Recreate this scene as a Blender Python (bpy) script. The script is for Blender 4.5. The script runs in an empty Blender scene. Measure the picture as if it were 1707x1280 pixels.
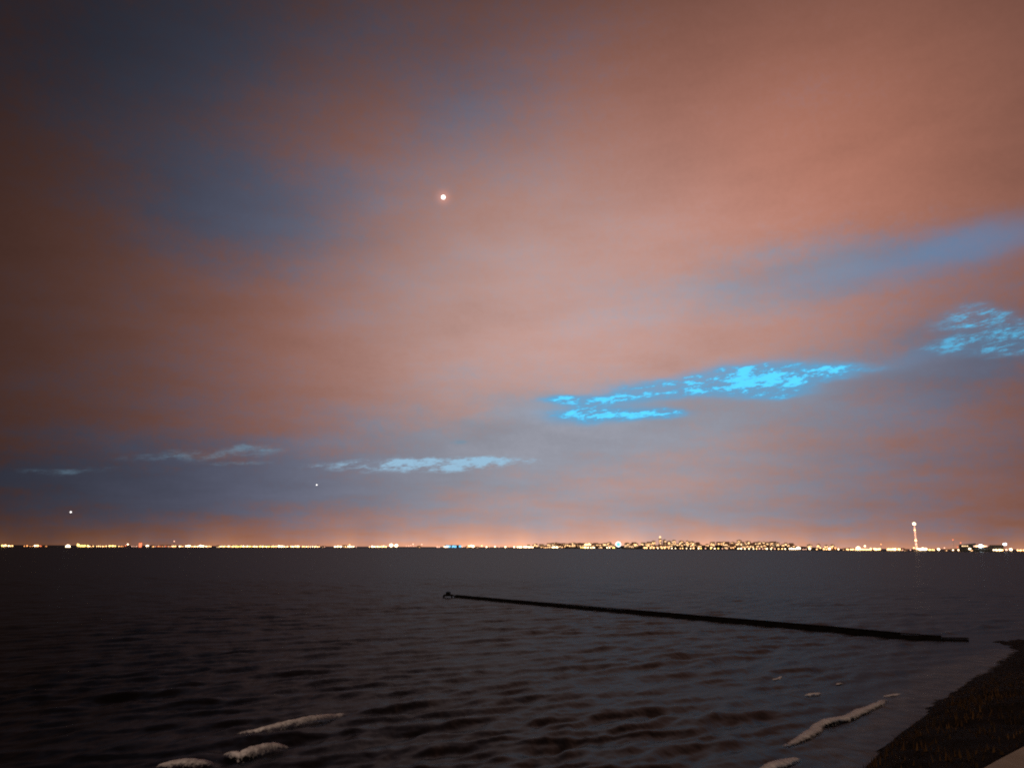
import bpy, bmesh, math, random
import numpy as np
from mathutils import Vector, Matrix

random.seed(11)
rng = np.random.default_rng(11)
scene = bpy.context.scene
COL = scene.collection
R = math.radians

# ------------------------------------------------------------------ camera
EYE = 9.5                       # the photographer stands 9.5 m above the water
PITCH, ROLL = R(11.675), R(0.25)
FPX = 1314.0                    # focal length in pixels of a 1707 px wide frame
cam_data = bpy.data.cameras.new('camera')
cam_data.sensor_width = 36.0
cam_data.lens = 36.0 * FPX / 1707.0
cam_data.clip_start = 0.5
cam_data.clip_end = 90000.0
cam = bpy.data.objects.new('camera', cam_data)
CAM_ROT = Matrix.Rotation(R(90) + PITCH, 3, 'X') @ Matrix.Rotation(ROLL, 3, 'Z')
cam.location = (0, 0, EYE)
cam.rotation_euler = CAM_ROT.to_euler()
COL.objects.link(cam)
scene.camera = cam

scene.view_settings.view_transform = 'Standard'
scene.view_settings.look = 'None'
scene.view_settings.exposure = 0.0
scene.view_settings.gamma = 1.0
scene.cycles.sample_clamp_indirect = 0.25
scene.cycles.max_bounces = 3
scene.cycles.use_denoising = False
scene.cycles.filter_width = 2.0
scene.cycles.use_adaptive_sampling = True
scene.cycles.adaptive_threshold = 0.02


# directions used to lay the place out: a sighting (u right, v down, on a 1707 x 1280 plate)
def ray(u, v):
    return (CAM_ROT @ Vector((u - 853.5, 640.0 - v, -FPX))).normalized()


def ground(u, v, z=0.0):
    d = ray(u, v)
    t = (z - EYE) / d.z
    return Vector((d.x * t, d.y * t, z))


def azel(u, v):
    d = ray(u, v)
    return math.degrees(math.atan2(d.x, d.y)), math.degrees(math.asin(d.z))


# ------------------------------------------------------------------ sky (dusk, broken cloud)
world = bpy.data.worlds.new('World')
scene.world = world
world.use_nodes = True
NT = world.node_tree
NT.nodes.clear()


def nd(tree, kind, **kw):
    n = tree.nodes.new(kind)
    for k, val in kw.items():
        setattr(n, k, val)
    return n


def put(tree, sock, val):
    if hasattr(val, 'is_output') or isinstance(val, bpy.types.NodeSocket):
        tree.links.new(val, sock)
    else:
        sock.default_value = val


def MA(op, a, b=0.0, c=None, clamp=False):
    n = nd(NT, 'ShaderNodeMath', operation=op, use_clamp=clamp)
    put(NT, n.inputs[0], a)
    put(NT, n.inputs[1], b)
    if c is not None:
        put(NT, n.inputs[2], c)
    return n.outputs[0]


def STEP(x, lo, hi):
    n = nd(NT, 'ShaderNodeMapRange', interpolation_type='SMOOTHSTEP')
    put(NT, n.inputs[0], x)
    n.inputs[1].default_value, n.inputs[2].default_value = lo, hi
    return n.outputs[0]


def MIXC(f, a, b):
    n = nd(NT, 'ShaderNodeMix', data_type='RGBA')
    put(NT, n.inputs[0], f)
    put(NT, n.inputs[6], a if not isinstance(a, tuple) else (*a, 1))
    put(NT, n.inputs[7], b if not isinstance(b, tuple) else (*b, 1))
    return n.outputs[2]


def SCALE(c, f):
    n = nd(NT, 'ShaderNodeVectorMath', operation='SCALE')
    put(NT, n.inputs[0], c)
    put(NT, n.inputs[3], f)
    return n.outputs[0]


def VADD(a, b):
    n = nd(NT, 'ShaderNodeVectorMath', operation='ADD')
    put(NT, n.inputs[0], a)
    put(NT, n.inputs[1], b)
    return n.outputs[0]


def NOISE(vec, scale, detail=3.0, rough=0.5, lac=2.0):
    n = nd(NT, 'ShaderNodeTexNoise')
    put(NT, n.inputs['Vector'], vec)
    n.inputs['Scale'].default_value = scale
    n.inputs['Detail'].default_value = detail
    n.inputs['Roughness'].default_value = rough
    return n.outputs['Fac']


def XYZ(x, y, z=0.0):
    n = nd(NT, 'ShaderNodeCombineXYZ')
    put(NT, n.inputs[0], x)
    put(NT, n.inputs[1], y)
    put(NT, n.inputs[2], z)
    return n.outputs[0]


tc = nd(NT, 'ShaderNodeTexCoord')
sep = nd(NT, 'ShaderNodeSeparateXYZ')
NT.links.new(tc.outputs['Generated'], sep.inputs[0])
DX, DY, DZ = sep.outputs
AZ = MA('MULTIPLY', MA('ARCTAN2', DX, DY), 57.29578)
EL = MA('MULTIPLY', MA('ARCSINE', DZ), 57.29578)
ELP = MA('MAXIMUM', EL, 0.0)
# cloud-deck coordinates: the deck is flat, so streaks shorten towards the horizon
den = MA('ADD', MA('MAXIMUM', DZ, 0.0), 0.16)
PX_, PY_ = MA('DIVIDE', DX, den), MA('DIVIDE', DY, den)
DECK = XYZ(PX_, PY_)
STREAK = XYZ(MA('MULTIPLY', AZ, 0.05), MA('MULTIPLY', EL, 0.22))
n_big = NOISE(DECK, 0.9, 4.0, 0.5)
n_mid = NOISE(DECK, 2.6, 5.0, 0.55)
n_str = NOISE(STREAK, 2.3, 4.0, 0.6)
ELT = MA('SUBTRACT', EL, MA('MULTIPLY', AZ, 0.09))
n_fine = NOISE(XYZ(MA('MULTIPLY', AZ, 0.40), MA('MULTIPLY', ELT, 1.35), 3.0), 1.25, 6.0, 0.72)
n_puff = NOISE(XYZ(MA('MULTIPLY', AZ, 1.6), MA('MULTIPLY', ELT, 4.2), 9.0), 1.0, 4.0, 0.6)
n_fs = STEP(MA('ADD', MA('MULTIPLY', n_fine, 0.84), MA('MULTIPLY', n_puff, 0.16)), 0.40, 0.66)
n_grain = NOISE(tc.outputs['Generated'], 130.0, 3.0, 0.7)
n_warp1 = NOISE(XYZ(MA('MULTIPLY', AZ, 0.3), MA('MULTIPLY', EL, 0.7), 7.0), 0.9, 2.0, 0.6)
n_warp2 = NOISE(XYZ(MA('MULTIPLY', AZ, 0.3), MA('MULTIPLY', EL, 0.7), 17.0), 0.9, 2.0, 0.6)
AZW = MA('ADD', AZ, MA('MULTIPLY', MA('SUBTRACT', n_warp1, 0.5), 5.0))
ELW = MA('ADD', EL, MA('MULTIPLY', MA('SUBTRACT', n_warp2, 0.5), 2.6))
AZG = MA('ADD', AZ, MA('MULTIPLY', MA('SUBTRACT', n_warp1, 0.5), 2.5))
ELG = MA('ADD', EL, MA('MULTIPLY', MA('SUBTRACT', n_warp2, 0.5), 0.8))


def gap(*a):
    return blob(*a, az=AZG, el=ELG)


def blob(u0, v0, u1, v1, half, soft=1.0, az=None, el=None, p=2.0):
    """an elongated patch of cloud or clearing lying between two bearings"""
    az = AZW if az is None else az
    el = ELW if el is None else el
    a0, e0 = azel(u0, v0)
    a1, e1 = azel(u1, v1)
    ca, ce = (a0 + a1) / 2, (e0 + e1) / 2
    L = math.hypot(a1 - a0, e1 - e0)
    cx, sx = (a1 - a0) / L, (e1 - e0) / L
    W = half / 22.9
    da, de = MA('SUBTRACT', az, ca), MA('SUBTRACT', el, ce)
    along = MA('ADD', MA('MULTIPLY', da, cx / (L * 0.5)), MA('MULTIPLY', de, sx / (L * 0.5)))
    across = MA('ADD', MA('MULTIPLY', da, -sx / W), MA('MULTIPLY', de, cx / W))
    q = MA('ADD', MA('MULTIPLY', along, along), MA('MULTIPLY', across, across))
    return MA('EXPONENT', MA('MULTIPLY', q, -1.0))


def total(*items):
    s = items[0]
    for i in items[1:]:
        s = MA('ADD', s, i)
    return s


# after-glow and lens falloff painted into the deck: brightest at one bearing, dimming away
a_c, e_c = azel(960, 560)
da_ = MA('SUBTRACT', AZ, a_c)
ga = MA('POWER', MA('DIVIDE', MA('MINIMUM', da_, MA('MULTIPLY', da_, 0.86)), 23.5), 2.0)
de_ = MA('SUBTRACT', EL, e_c)
ge = MA('POWER', MA('DIVIDE', MA('MAXIMUM', de_, MA('MULTIPLY', de_, 0.45)), 18.0), 2.0)
GLOW = MA('EXPONENT', MA('MULTIPLY', MA('ADD', ga, ge), -1.0))
a_r, e_r = azel(1480, 190)
lobe = MA('EXPONENT', MA('MULTIPLY', total(MA('POWER', MA('DIVIDE', MA('SUBTRACT', AZ, a_r), 17.0), 2.0),
                                           MA('POWER', MA('DIVIDE', MA('SUBTRACT', EL, e_r), 14.0), 2.0)), -1.0))
ENV = total(MA('MULTIPLY', GLOW, 0.95), 0.045, MA('MULTIPLY', lobe, 0.24))

# warm (town-lit) and cool (twilight) cloud
warm = MIXC(STEP(GLOW, 0.25, 0.95), (0.60, 0.272, 0.212), (0.56, 0.34, 0.30))
cool = MIXC(STEP(GLOW, 0.15, 0.95), (0.25, 0.272, 0.41), (0.315, 0.325, 0.385))
cool_amt = total(
    MA('MULTIPLY', blob(180, 330, 640, 380, 95), 0.95),
    MA('MULTIPLY', blob(-200, 40, 640, 50, 115), 0.75),
    MA('MULTIPLY', blob(600, 150, 930, 150, 110), 0.55),
    MA('MULTIPLY', blob(-200, 800, 760, 790, 65), 0.95),
    MA('MULTIPLY', blob(600, 740, 1100, 730, 70), 0.8),
    MA('MULTIPLY', blob(1060, 500, 1800, 350, 62), 1.0),
    MA('MULTIPLY', blob(880, 700, 1560, 610, 60), 0.65),
    MA('MULTIPLY', blob(1000, 790, 1800, 690, 120), 0.42),
    MA('MULTIPLY', blob(300, 850, 1900, 845, 40), 0.3),
    MA('MULTIPLY', blob(1480, 580, 1800, 540, 70), 0.8))
cool_amt = total(cool_amt, MA('MULTIPLY', MA('SUBTRACT', n_big, 0.5), 1.1),
                 MA('MULTIPLY', MA('SUBTRACT', n_mid, 0.5), 1.3),
                 MA('MULTIPLY', MA('SUBTRACT', n_str, 0.5), 0.25),
                 MA('MULTIPLY', MA('SUBTRACT', n_grain, 0.5), 0.7))
cool_amt = MA('SUBTRACT', cool_amt, MA('MULTIPLY', lobe, 0.4))
warm = MIXC(MA('MULTIPLY', lobe, 0.75), warm, (0.61, 0.245, 0.165))
cloud = MIXC(STEP(cool_amt, -0.2, 0.95), warm, cool)
shade = total(0.69, MA('MULTIPLY', n_mid, 0.42), MA('MULTIPLY', n_str, 0.18), MA('MULTIPLY', MA('SUBTRACT', n_grain, .5), 0.12))
cloud = SCALE(cloud, MA('MULTIPLY', ENV, shade))

# town glow low over the far shore
n_town = NOISE(XYZ(MA('MULTIPLY', AZ, 0.16), 0.0, 5.0), 1.0, 3.0, 0.6)
low1 = MA('EXPONENT', MA('MULTIPLY', ELP, -1 / 0.85))
low2 = MA('EXPONENT', MA('MULTIPLY', ELP, -1 / 0.55))
town_env = MA('MULTIPLY', MA('ADD', MA('POWER', GLOW, 1.2), 0.06), MA('ADD', MA('MULTIPLY', n_town, 0.9), 0.55))
cloud = VADD(cloud, SCALE((0.42, 0.16, 0.05), MA('MULTIPLY', low1, town_env)))
cloud = VADD(cloud, SCALE((0.70, 0.27, 0.06), MA('MULTIPLY', low2, MA('MULTIPLY', town_env, STEP(n_town, 0.3, 0.75)))))

# clearings in the deck where the clear twilight sky shows
nish = nd(NT, 'ShaderNodeTexSky', sky_type='NISHITA')
nish.sun_disc = False
SUN_EL, SUN_AZ = R(12.0), R(200.0)
nish.sun_elevation = SUN_EL
nish.sun_rotation = SUN_AZ
nish.ozone_density = 6.0
nish.air_density = 1.4
clear = SCALE(nish.outputs[0], 0.02)
clear = VADD(clear, (0.08, 0.62, 1.0))
veil = MIXC(0.5, (0.28, 0.54, 0.76), (0.36, 0.57, 0.74))

gapA = total(gap(905, 692, 1060, 688, 15), gap(910, 668, 1020, 664, 7), gap(1000, 662, 1190, 640, 17), gap(1130, 640, 1340, 618, 20),
             gap(1200, 655, 1345, 652, 11), gap(1050, 690, 1150, 687, 8), gap(1290, 630, 1460, 616, 13),
             gap(1210, 625, 1320, 640, 22))
gapB = total(gap(1560, 545, 1760, 560, 26), gap(1540, 580, 1760, 570, 12), gap(1580, 522, 1680, 530, 14))
gapC = total(gap(515, 780, 870, 768, 10), gap(650, 772, 870, 772, 13))
gapD = total(MA('MULTIPLY', gap(200, 762, 460, 752, 9), 0.7), MA('MULTIPLY', gap(385, 746, 450, 748, 5), 1.0),
             MA('MULTIPLY', gap(20, 790, 200, 782, 7), 0.55), MA('MULTIPLY', gap(350, 772, 460, 770, 4), .7),
             MA('MULTIPLY', blob(754, 737, 780, 737, 4, az=AZ, el=EL), 2.6))
gapE = total(MA('MULTIPLY', gap(1150, 490, 1560, 440, 26), 0.5), MA('MULTIPLY', gap(1470, 432, 1800, 365, 30), 1.0),
             MA('MULTIPLY', gap(1440, 610, 1600, 580, 16), 0.5), MA('MULTIPLY', gap(1180, 478, 1240, 472, 6), .6))
core = STEP(MA('MULTIPLY', MA('MINIMUM', gapA, 1.0), MA('ADD', MA('MULTIPLY', n_fs, 1.0), 0.14)), 0.10, 0.88)
coreB = STEP(MA('MULTIPLY', MA('MINIMUM', gapB, 1.0), MA('ADD', MA('MULTIPLY', n_fs, 1.0), 0.05)), 0.2, 1.35)
halo = MA('MULTIPLY', STEP(gapA, 0.0, 0.75), 0.68)
haloB = MA('MULTIPLY', MA('MULTIPLY', STEP(gapB, 0.0, 0.9), 0.62), MA('ADD', MA('MULTIPLY', n_fs, 0.6), 0.4))
sky = cloud
sky = MIXC(MA('MULTIPLY', STEP(gapE, 0.0, 1.1), 0.5), sky, MIXC(STEP(AZ, 12.0, 32.0), (0.27, 0.31, 0.40), (0.08, 0.26, 0.48)))
sky = MIXC(halo, sky, (0.10, 0.36, 0.62))
sky = MIXC(haloB, sky, (0.09, 0.27, 0.46))
sky = MIXC(core, sky, MIXC(STEP(MA('MULTIPLY', core, MA('ADD', n_puff, 0.45)), 0.33, 0.95), (0.07, 0.42, 0.74), SCALE(clear, 1.08)))
sky = MIXC(MA('MULTIPLY', coreB, 0.85), sky, SCALE(clear, 0.95))
cC = STEP(MA('MULTIPLY', gapC, MA('ADD', MA('MULTIPLY', n_fs, 1.0), 0.25)), 0.15, 1.1)
cD = STEP(MA('MULTIPLY', gapD, MA('ADD', MA('MULTIPLY', n_fs, 0.8), 0.35)), 0.1, 1.0)
sky = MIXC(MA('MULTIPLY', cC, 0.85), sky, veil)
sky = MIXC(MA('MULTIPLY', cD, 0.6), sky, SCALE(veil, 0.5))

# thin-cloud aureole round the moon
MOON_DIR = ray(739, 329)
dotn = nd(NT, 'ShaderNodeVectorMath', operation='DOT_PRODUCT')
NT.links.new(tc.outputs['Generated'], dotn.inputs[0])
dotn.inputs[1].default_value = MOON_DIR
ang = MA('MULTIPLY', MA('ARCCOSINE', MA('MINIMUM', dotn.outputs['Value'], 1.0)), 57.29578)
aur = MA('EXPONENT', MA('MULTIPLY', MA('POWER', MA('DIVIDE', ang, 0.42), 2.0), -1.0))
sky = VADD(sky, SCALE((0.26, 0.09, 0.055), aur))

bg = nd(NT, 'ShaderNodeBackground')
NT.links.new(sky, bg.inputs[0])
bg.inputs[1].default_value = 1.0
wo = nd(NT, 'ShaderNodeOutputWorld')
NT.links.new(bg.outputs[0], wo.inputs[0])
world.cycles.sampling_method = 'MANUAL'
world.cycles.sample_map_resolution = 512

# added warm fill from behind the viewer, in place of unseen promenade lamps
sun_fill_data = bpy.data.lights.new('sun_fill', 'SUN')
sun_fill_data.energy = 1.05
sun_fill_data.angle = R(12)
sun_fill_data.color = (1.0, 0.71, 0.54)
sun_fill = bpy.data.objects.new('sun_fill', sun_fill_data)
sun_fill.rotation_euler = (R(90) - SUN_EL, 0, R(180) - SUN_AZ)
COL.objects.link(sun_fill)


# ------------------------------------------------------------------ materials
def new_mat(name):
    m = bpy.data.materials.new(name)
    m.use_nodes = True
    b = m.node_tree.nodes['Principled BSDF']
    return m, m.node_tree, b


def surface(name, col, rough=0.8, var=0.35, scale=1.5, bump=0.3, dist=0.02, spec=0.3):
    m, t, b = new_mat(name)
    tcn = nd(t, 'ShaderNodeTexCoord')
    nz = nd(t, 'ShaderNodeTexNoise')
    nz.inputs['Scale'].default_value = scale
    nz.inputs['Detail'].default_value = 6
    t.links.new(tcn.outputs['Object'], nz.inputs['Vector'])
    mp = nd(t, 'ShaderNodeMapRange')
    mp.inputs[1].default_value, mp.inputs[2].default_value = 0.3, 0.7
    mp.inputs[3].default_value, mp.inputs[4].default_value = 1 - var, 1 + var
    t.links.new(nz.outputs['Fac'], mp.inputs[0])
    vm = nd(t, 'ShaderNodeVectorMath', operation='SCALE')
    vm.inputs[0].default_value = col
    t.links.new(mp.outputs[0], vm.inputs[3])
    t.links.new(vm.outputs[0], b.inputs['Base Color'])
    b.inputs['Roughness'].default_value = rough
    b.inputs['Specular IOR Level'].default_value = spec
    if bump:
        bp = nd(t, 'ShaderNodeBump')
        bp.inputs['Strength'].default_value = bump
        bp.inputs['Distance'].default_value = dist
        t.links.new(nz.outputs['Fac'], bp.inputs['Height'])
        t.links.new(bp.outputs[0], b.inputs['Normal'])
    return m


def lamp_mat(name, col, strength):
    m, t, b = new_mat(name)
    b.inputs['Base Color'].default_value = (0.8, 0.8, 0.8, 1)
    b.inputs['Emission Color'].default_value = (*col, 1)
    b.inputs['Emission Strength'].default_value = strength
    m.cycles.emission_sampling = 'NONE'
    return m


M = {
    'concrete': surface('weathered concrete', (0.16, 0.15, 0.14), 0.9, 0.4, 0.8, 0.5, 0.03),
    'wet_timber': surface('wet dark timber', (0.004, 0.0035, 0.003), 0.9, 0.5, 2.0, 0.5, 0.03, 0.08),
    'soil': surface('dark grassy soil', (0.012, 0.009, 0.006), 0.95, 0.5, 0.9, 0.6, 0.08, 0.1),
    'path': surface('pale worn path', (0.52, 0.46, 0.37), 0.9, 0.2, 0.7, 0.2, 0.01),
    'far_land': surface('dark far land', (0.03, 0.03, 0.027), 0.95, 0.4, 0.02, 0.0),
    'brick': surface('far brick wall', (0.40, 0.26, 0.18), 0.9, 0.25, 0.1, 0.0),
    'render': surface('far rendered wall', (0.62, 0.54, 0.42), 0.9, 0.2, 0.1, 0.0),
    'roof': surface('far roof', (0.30, 0.17, 0.11), 0.9, 0.3, 0.1, 0.0),
    'dark_wall': surface('dark far wall', (0.045, 0.05, 0.048), 0.8, 0.3, 0.1, 0.0),
    'steel': surface('painted steel', (0.18, 0.18, 0.18), 0.6, 0.2, 0.3, 0.0),
    'warm': lamp_mat('warm lamp', (1.0, 0.52, 0.20), 5.0),
    'white': lamp_mat('white lamp', (1.0, 0.70, 0.42), 6.0),
    'yellow': lamp_mat('yellow lamp', (1.0, 0.66, 0.16), 4.0),
    'orange': lamp_mat('orange lamp', (1.0, 0.36, 0.10), 2.6),
    'pink': lamp_mat('pinkish lamp', (1.0, 0.50, 0.34), 2.0),
    'red': lamp_mat('red lamp', (1.0, 0.17, 0.05), 1.5),
    'cold': lamp_mat('cold white lamp', (0.85, 0.95, 1.0), 8.0),
    'cyan': lamp_mat('cyan lamp', (0.03, 0.50, 0.85), 1.6),
    'window_warm': lamp_mat('lit window', (1.0, 0.50, 0.18), 2.0),
    'window_pale': lamp_mat('pale lit window', (1.0, 0.62, 0.30), 2.0),
    'tower_glow': lamp_mat('floodlit shaft glow', (1.0, 0.42, 0.27), 0.8),
    'wheel_rim': lamp_mat('wheel rim lights', (0.9, 0.97, 1.0), 2.2),
    'moon': lamp_mat('moonlight', (1.0, 0.93, 0.86), 2.2),
    'star': lamp_mat('starlight', (1.0, 0.97, 0.95), 2.0),
}

# foam: white froth with fine bubbles
m, t, b = new_mat('sea foam')
tcn = nd(t, 'ShaderNodeTexCoord')
nz = nd(t, 'ShaderNodeTexNoise')
nz.inputs['Scale'].default_value = 5.0
nz.inputs['Detail'].default_value = 6
t.links.new(tcn.outputs['Object'], nz.inputs['Vector'])
cr = nd(t, 'ShaderNodeValToRGB')
cr.color_ramp.elements[0].position, cr.color_ramp.elements[0].color = 0.30, (0.82, 0.82, 0.82, 1)
cr.color_ramp.elements[1].position, cr.color_ramp.elements[1].color = 0.6, (0.86, 0.86, 0.86, 1)
t.links.new(nz.outputs['Fac'], cr.inputs[0])
t.links.new(cr.outputs[0], b.inputs['Base Color'])
b.inputs['Roughness'].default_value = 0.8
nz2 = nd(t, 'ShaderNodeTexNoise')
nz2.inputs['Scale'].default_value = 5.5
nz2.inputs['Detail'].default_value = 5
nz2.inputs['Roughness'].default_value = 0.65
t.links.new(tcn.outputs['Object'], nz2.inputs['Vector'])
al = nd(t, 'ShaderNodeMapRange')
al.inputs[1].default_value, al.inputs[2].default_value = 0.62, 1.02
ed = nd(t, 'ShaderNodeAttribute')
ed.attribute_name = 'froth'
fa = nd(t, 'ShaderNodeMath', operation='ADD')
t.links.new(nz2.outputs['Fac'], fa.inputs[0])
t.links.new(ed.outputs['Fac'], fa.inputs[1])
t.links.new(fa.outputs[0], al.inputs[0])
t.links.new(al.outputs[0], b.inputs['Alpha'])
M['foam'] = m

# grass: each blade mesh gets straw to olive variation
m, t, b = new_mat('dry bank grass')
tcn = nd(t, 'ShaderNodeTexCoord')
nz = nd(t, 'ShaderNodeTexNoise')
nz.inputs['Scale'].default_value = 0.8
nz.inputs['Detail'].default_value = 5
t.links.new(tcn.outputs['Object'], nz.inputs['Vector'])
cr = nd(t, 'ShaderNodeValToRGB')
cr.color_ramp.elements[0].position, cr.color_ramp.elements[0].color = 0.35, (0.014, 0.011, 0.005, 1)
cr.color_ramp.elements[1].position, cr.color_ramp.elements[1].color = 0.7, (0.09, 0.048, 0.018, 1)
t.links.new(nz.outputs['Fac'], cr.inputs[0])
t.links.new(cr.outputs[0], b.inputs['Base Color'])
b.inputs['Roughness'].default_value = 0.95
b.inputs['Specular IOR Level'].default_value = 0.05
M['grass'] = m

# water: dark body, rough glitter of unresolved ripples
m, t, b = new_mat('estuary water')
t.nodes.remove(b)
geo = nd(t, 'ShaderNodeNewGeometry')
mpg = nd(t, 'ShaderNodeMapping')
mpg.inputs['Rotation'].default_value = (0, 0, R(41))
mpg.inputs['Scale'].default_value = (1.0, 0.42, 1.0)
t.links.new(geo.outputs['Position'], mpg.inputs['Vector'])
hs = []
for sc_, det, amp in ((1.1, 2.0, 0.55), (0.26, 2.5, 2.6)):
    nz = nd(t, 'ShaderNodeTexNoise')
    nz.inputs['Scale'].default_value = sc_
    nz.inputs['Detail'].default_value = det
    nz.inputs['Roughness'].default_value = 0.55
    t.links.new(mpg.outputs[0], nz.inputs['Vector'])
    mm = nd(t, 'ShaderNodeMath', operation='MULTIPLY')
    mm.inputs[1].default_value = amp
    t.links.new(nz.outputs['Fac'], mm.inputs[0])
    hs.append(mm.outputs[0])
ad = nd(t, 'ShaderNodeMath', operation='ADD')
t.links.new(hs[0], ad.inputs[0])
t.links.new(hs[1], ad.inputs[1])
bp = nd(t, 'ShaderNodeBump')
bp.inputs['Strength'].default_value = 1.0
bp.inputs['Distance'].default_value = 0.15
t.links.new(ad.outputs[0], bp.inputs['Height'])
# murky body under a wind-roughened surface: wave shadowing keeps the grazing reflection well below a mirror's
body = nd(t, 'ShaderNodeBsdfDiffuse')
body.inputs['Color'].default_value = (0.006, 0.006, 0.0065, 1)
gl = nd(t, 'ShaderNodeBsdfAnisotropic')
gl.inputs['Color'].default_value = (0.86, 0.96, 1.0, 1)
gl.inputs['Roughness'].default_value = 0.25
fr = nd(t, 'ShaderNodeFresnel')
fr.inputs['IOR'].default_value = 1.333
fm = nd(t, 'ShaderNodeMath', operation='MULTIPLY')
fm.inputs[1].default_value = 0.205
mx = nd(t, 'ShaderNodeMixShader')
for n_ in (body, gl, fr):
    t.links.new(bp.outputs[0], n_.inputs['Normal'])
fp = nd(t, 'ShaderNodeMath', operation='POWER')
fp.inputs[1].default_value = 0.68
t.links.new(fr.outputs[0], fp.inputs[0])
t.links.new(fp.outputs[0], fm.inputs[0])
t.links.new(fm.outputs[0], mx.inputs[0])
t.links.new(body.outputs[0], mx.inputs[1])
t.links.new(gl.outputs[0], mx.inputs[2])
t.links.new(mx.outputs[0], t.nodes['Material Output'].inputs['Surface'])
M['water'] = m


# ------------------------------------------------------------------ builders
def tag(o, label=None, cat=None, group=None, kind=None):
    if label:
        o['label'] = label
    if cat:
        o['category'] = cat
    if group:
        o['group'] = group
    if kind:
        o['kind'] = kind
    return o


def link(name, me, mat=None, parent=None):
    o = bpy.data.objects.new(name, me)
    COL.objects.link(o)
    if mat is not None and not me.materials:
        me.materials.append(mat)
    if parent is not None:
        o.parent = parent
    return o


def empty(name, loc, rz=0.0, s=1.0):
    o = bpy.data.objects.new(name, None)
    COL.objects.link(o)
    o.location = loc
    o.rotation_euler = (0, 0, rz)
    o.scale = (s, s, s)
    o.empty_display_size = 1.0
    return o


def mesh_np(name, verts, faces, smooth=False):
    me = bpy.data.meshes.new(name)
    verts = np.asarray(verts, dtype=np.float32)
    faces = np.asarray(faces, dtype=np.int32)
    k = faces.shape[1]
    me.vertices.add(len(verts))
    me.vertices.foreach_set('co', verts.ravel())
    me.loops.add(faces.size)
    me.loops.foreach_set('vertex_index', faces.ravel())
    me.polygons.add(len(faces))
    me.polygons.foreach_set('loop_start', np.arange(0, faces.size, k, dtype=np.int32))
    if smooth:
        me.polygons.foreach_set('use_smooth', np.ones(len(faces), dtype=bool))
    me.update(calc_edges=True)
    me.validate()
    return me


def bm_mesh(name, bm, smooth=False):
    me = bpy.data.meshes.new(name)
    bmesh.ops.recalc_face_normals(bm, faces=bm.faces)
    bm.to_mesh(me)
    bm.free()
    if smooth:
        for p in me.polygons:
            p.use_smooth = True
    return me


def box_bm(bm, x0, x1, y0, y1, z0, z1, bevel=0.0):
    vs = [bm.verts.new(c) for c in ((x0, y0, z0), (x1, y0, z0), (x1, y1, z0), (x0, y1, z0),
                                    (x0, y0, z1), (x1, y0, z1), (x1, y1, z1), (x0, y1, z1))]
    fs = [bm.faces.new([vs[i] for i in f]) for f in
          ((3, 2, 1, 0), (4, 5, 6, 7), (0, 1, 5, 4), (1, 2, 6, 5), (2, 3, 7, 6), (3, 0, 4, 7))]
    if bevel:
        es = list({e for f in fs for e in f.edges})
        bmesh.ops.bevel(bm, geom=es, offset=bevel, segments=1, affect='EDGES')


def box(name, x0, x1, y0, y1, z0, z1, bevel=0.0):
    bm = bmesh.new()
    box_bm(bm, x0, x1, y0, y1, z0, z1, bevel)
    return bm_mesh(name, bm)


def cyl(name, r0, r1, z0, z1, n=8, x=0.0, y=0.0):
    bm = bmesh.new()
    a = [bm.verts.new((x + r0 * math.cos(2 * math.pi * i / n), y + r0 * math.sin(2 * math.pi * i / n), z0)) for i in range(n)]
    c = [bm.verts.new((x + r1 * math.cos(2 * math.pi * i / n), y + r1 * math.sin(2 * math.pi * i / n), z1)) for i in range(n)]
    for i in range(n):
        bm.faces.new((a[i], a[(i + 1) % n], c[(i + 1) % n], c[i]))
    bm.faces.new(a[::-1])
    bm.faces.new(c)
    return bm_mesh(name, bm)


def ball(name, r, z=0.0, sub=2, sq=1.0, y=0.0, x=0.0):
    bm = bmesh.new()
    bmesh.ops.create_icosphere(bm, subdivisions=sub, radius=r)
    for v in bm.verts:
        v.co = Vector((v.co.x + x, v.co.y + y, v.co.z * sq + z))
    return bm_mesh(name, bm, True)


# ------------------------------------------------------------------ near bank and shoreline
shore_px = [(1452, 1280), (1467, 1256), (1505, 1227), (1541, 1200), (1556, 1176), (1598, 1149), (1636, 1122),
            (1666, 1102), (1687, 1085), (1684, 1077), (1652, 1069.5), (1690, 1066), (1745, 1064)]
shore = [ground(u, v) for u, v in shore_px]
d0 = (shore[4] - shore[0]).normalized()
pre = [shore[0] - d0 * 50 + Vector((-10, 0, 0)), shore[0] - d0 * 20 + Vector((-1.5, 0, 0))]
post = [shore[-1] + Vector((50, 4, 0)), shore[-1] + Vector((50, -100, 0))]
poly = np.array([(p.x, p.y) for p in pre + shore + post])


def seg_dist(P, A, B):
    d = B - A
    tt = np.clip(((P - A) @ d) / (d @ d), 0, 1)
    return np.hypot(*(P - (A + tt[:, None] * d)).T)


def signed_dist(P):
    """distance inside the bank outline (positive on land)"""
    dist = np.full(len(P), 1e9)
    inside = np.zeros(len(P), bool)
    n = len(poly)
    for i in range(n):
        A, B = poly[i], poly[(i + 1) % n]
        if i < n - 1:
            dist = np.minimum(dist, seg_dist(P, A, B))
        cond = (A[1] > P[:, 1]) != (B[1] > P[:, 1])
        xi = (B[0] - A[0]) * (P[:, 1] - A[1]) / (B[1] - A[1] + 1e-12) + A[0]
        inside ^= cond & (P[:, 0] < xi)
    return np.where(inside, dist, -dist)


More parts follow.
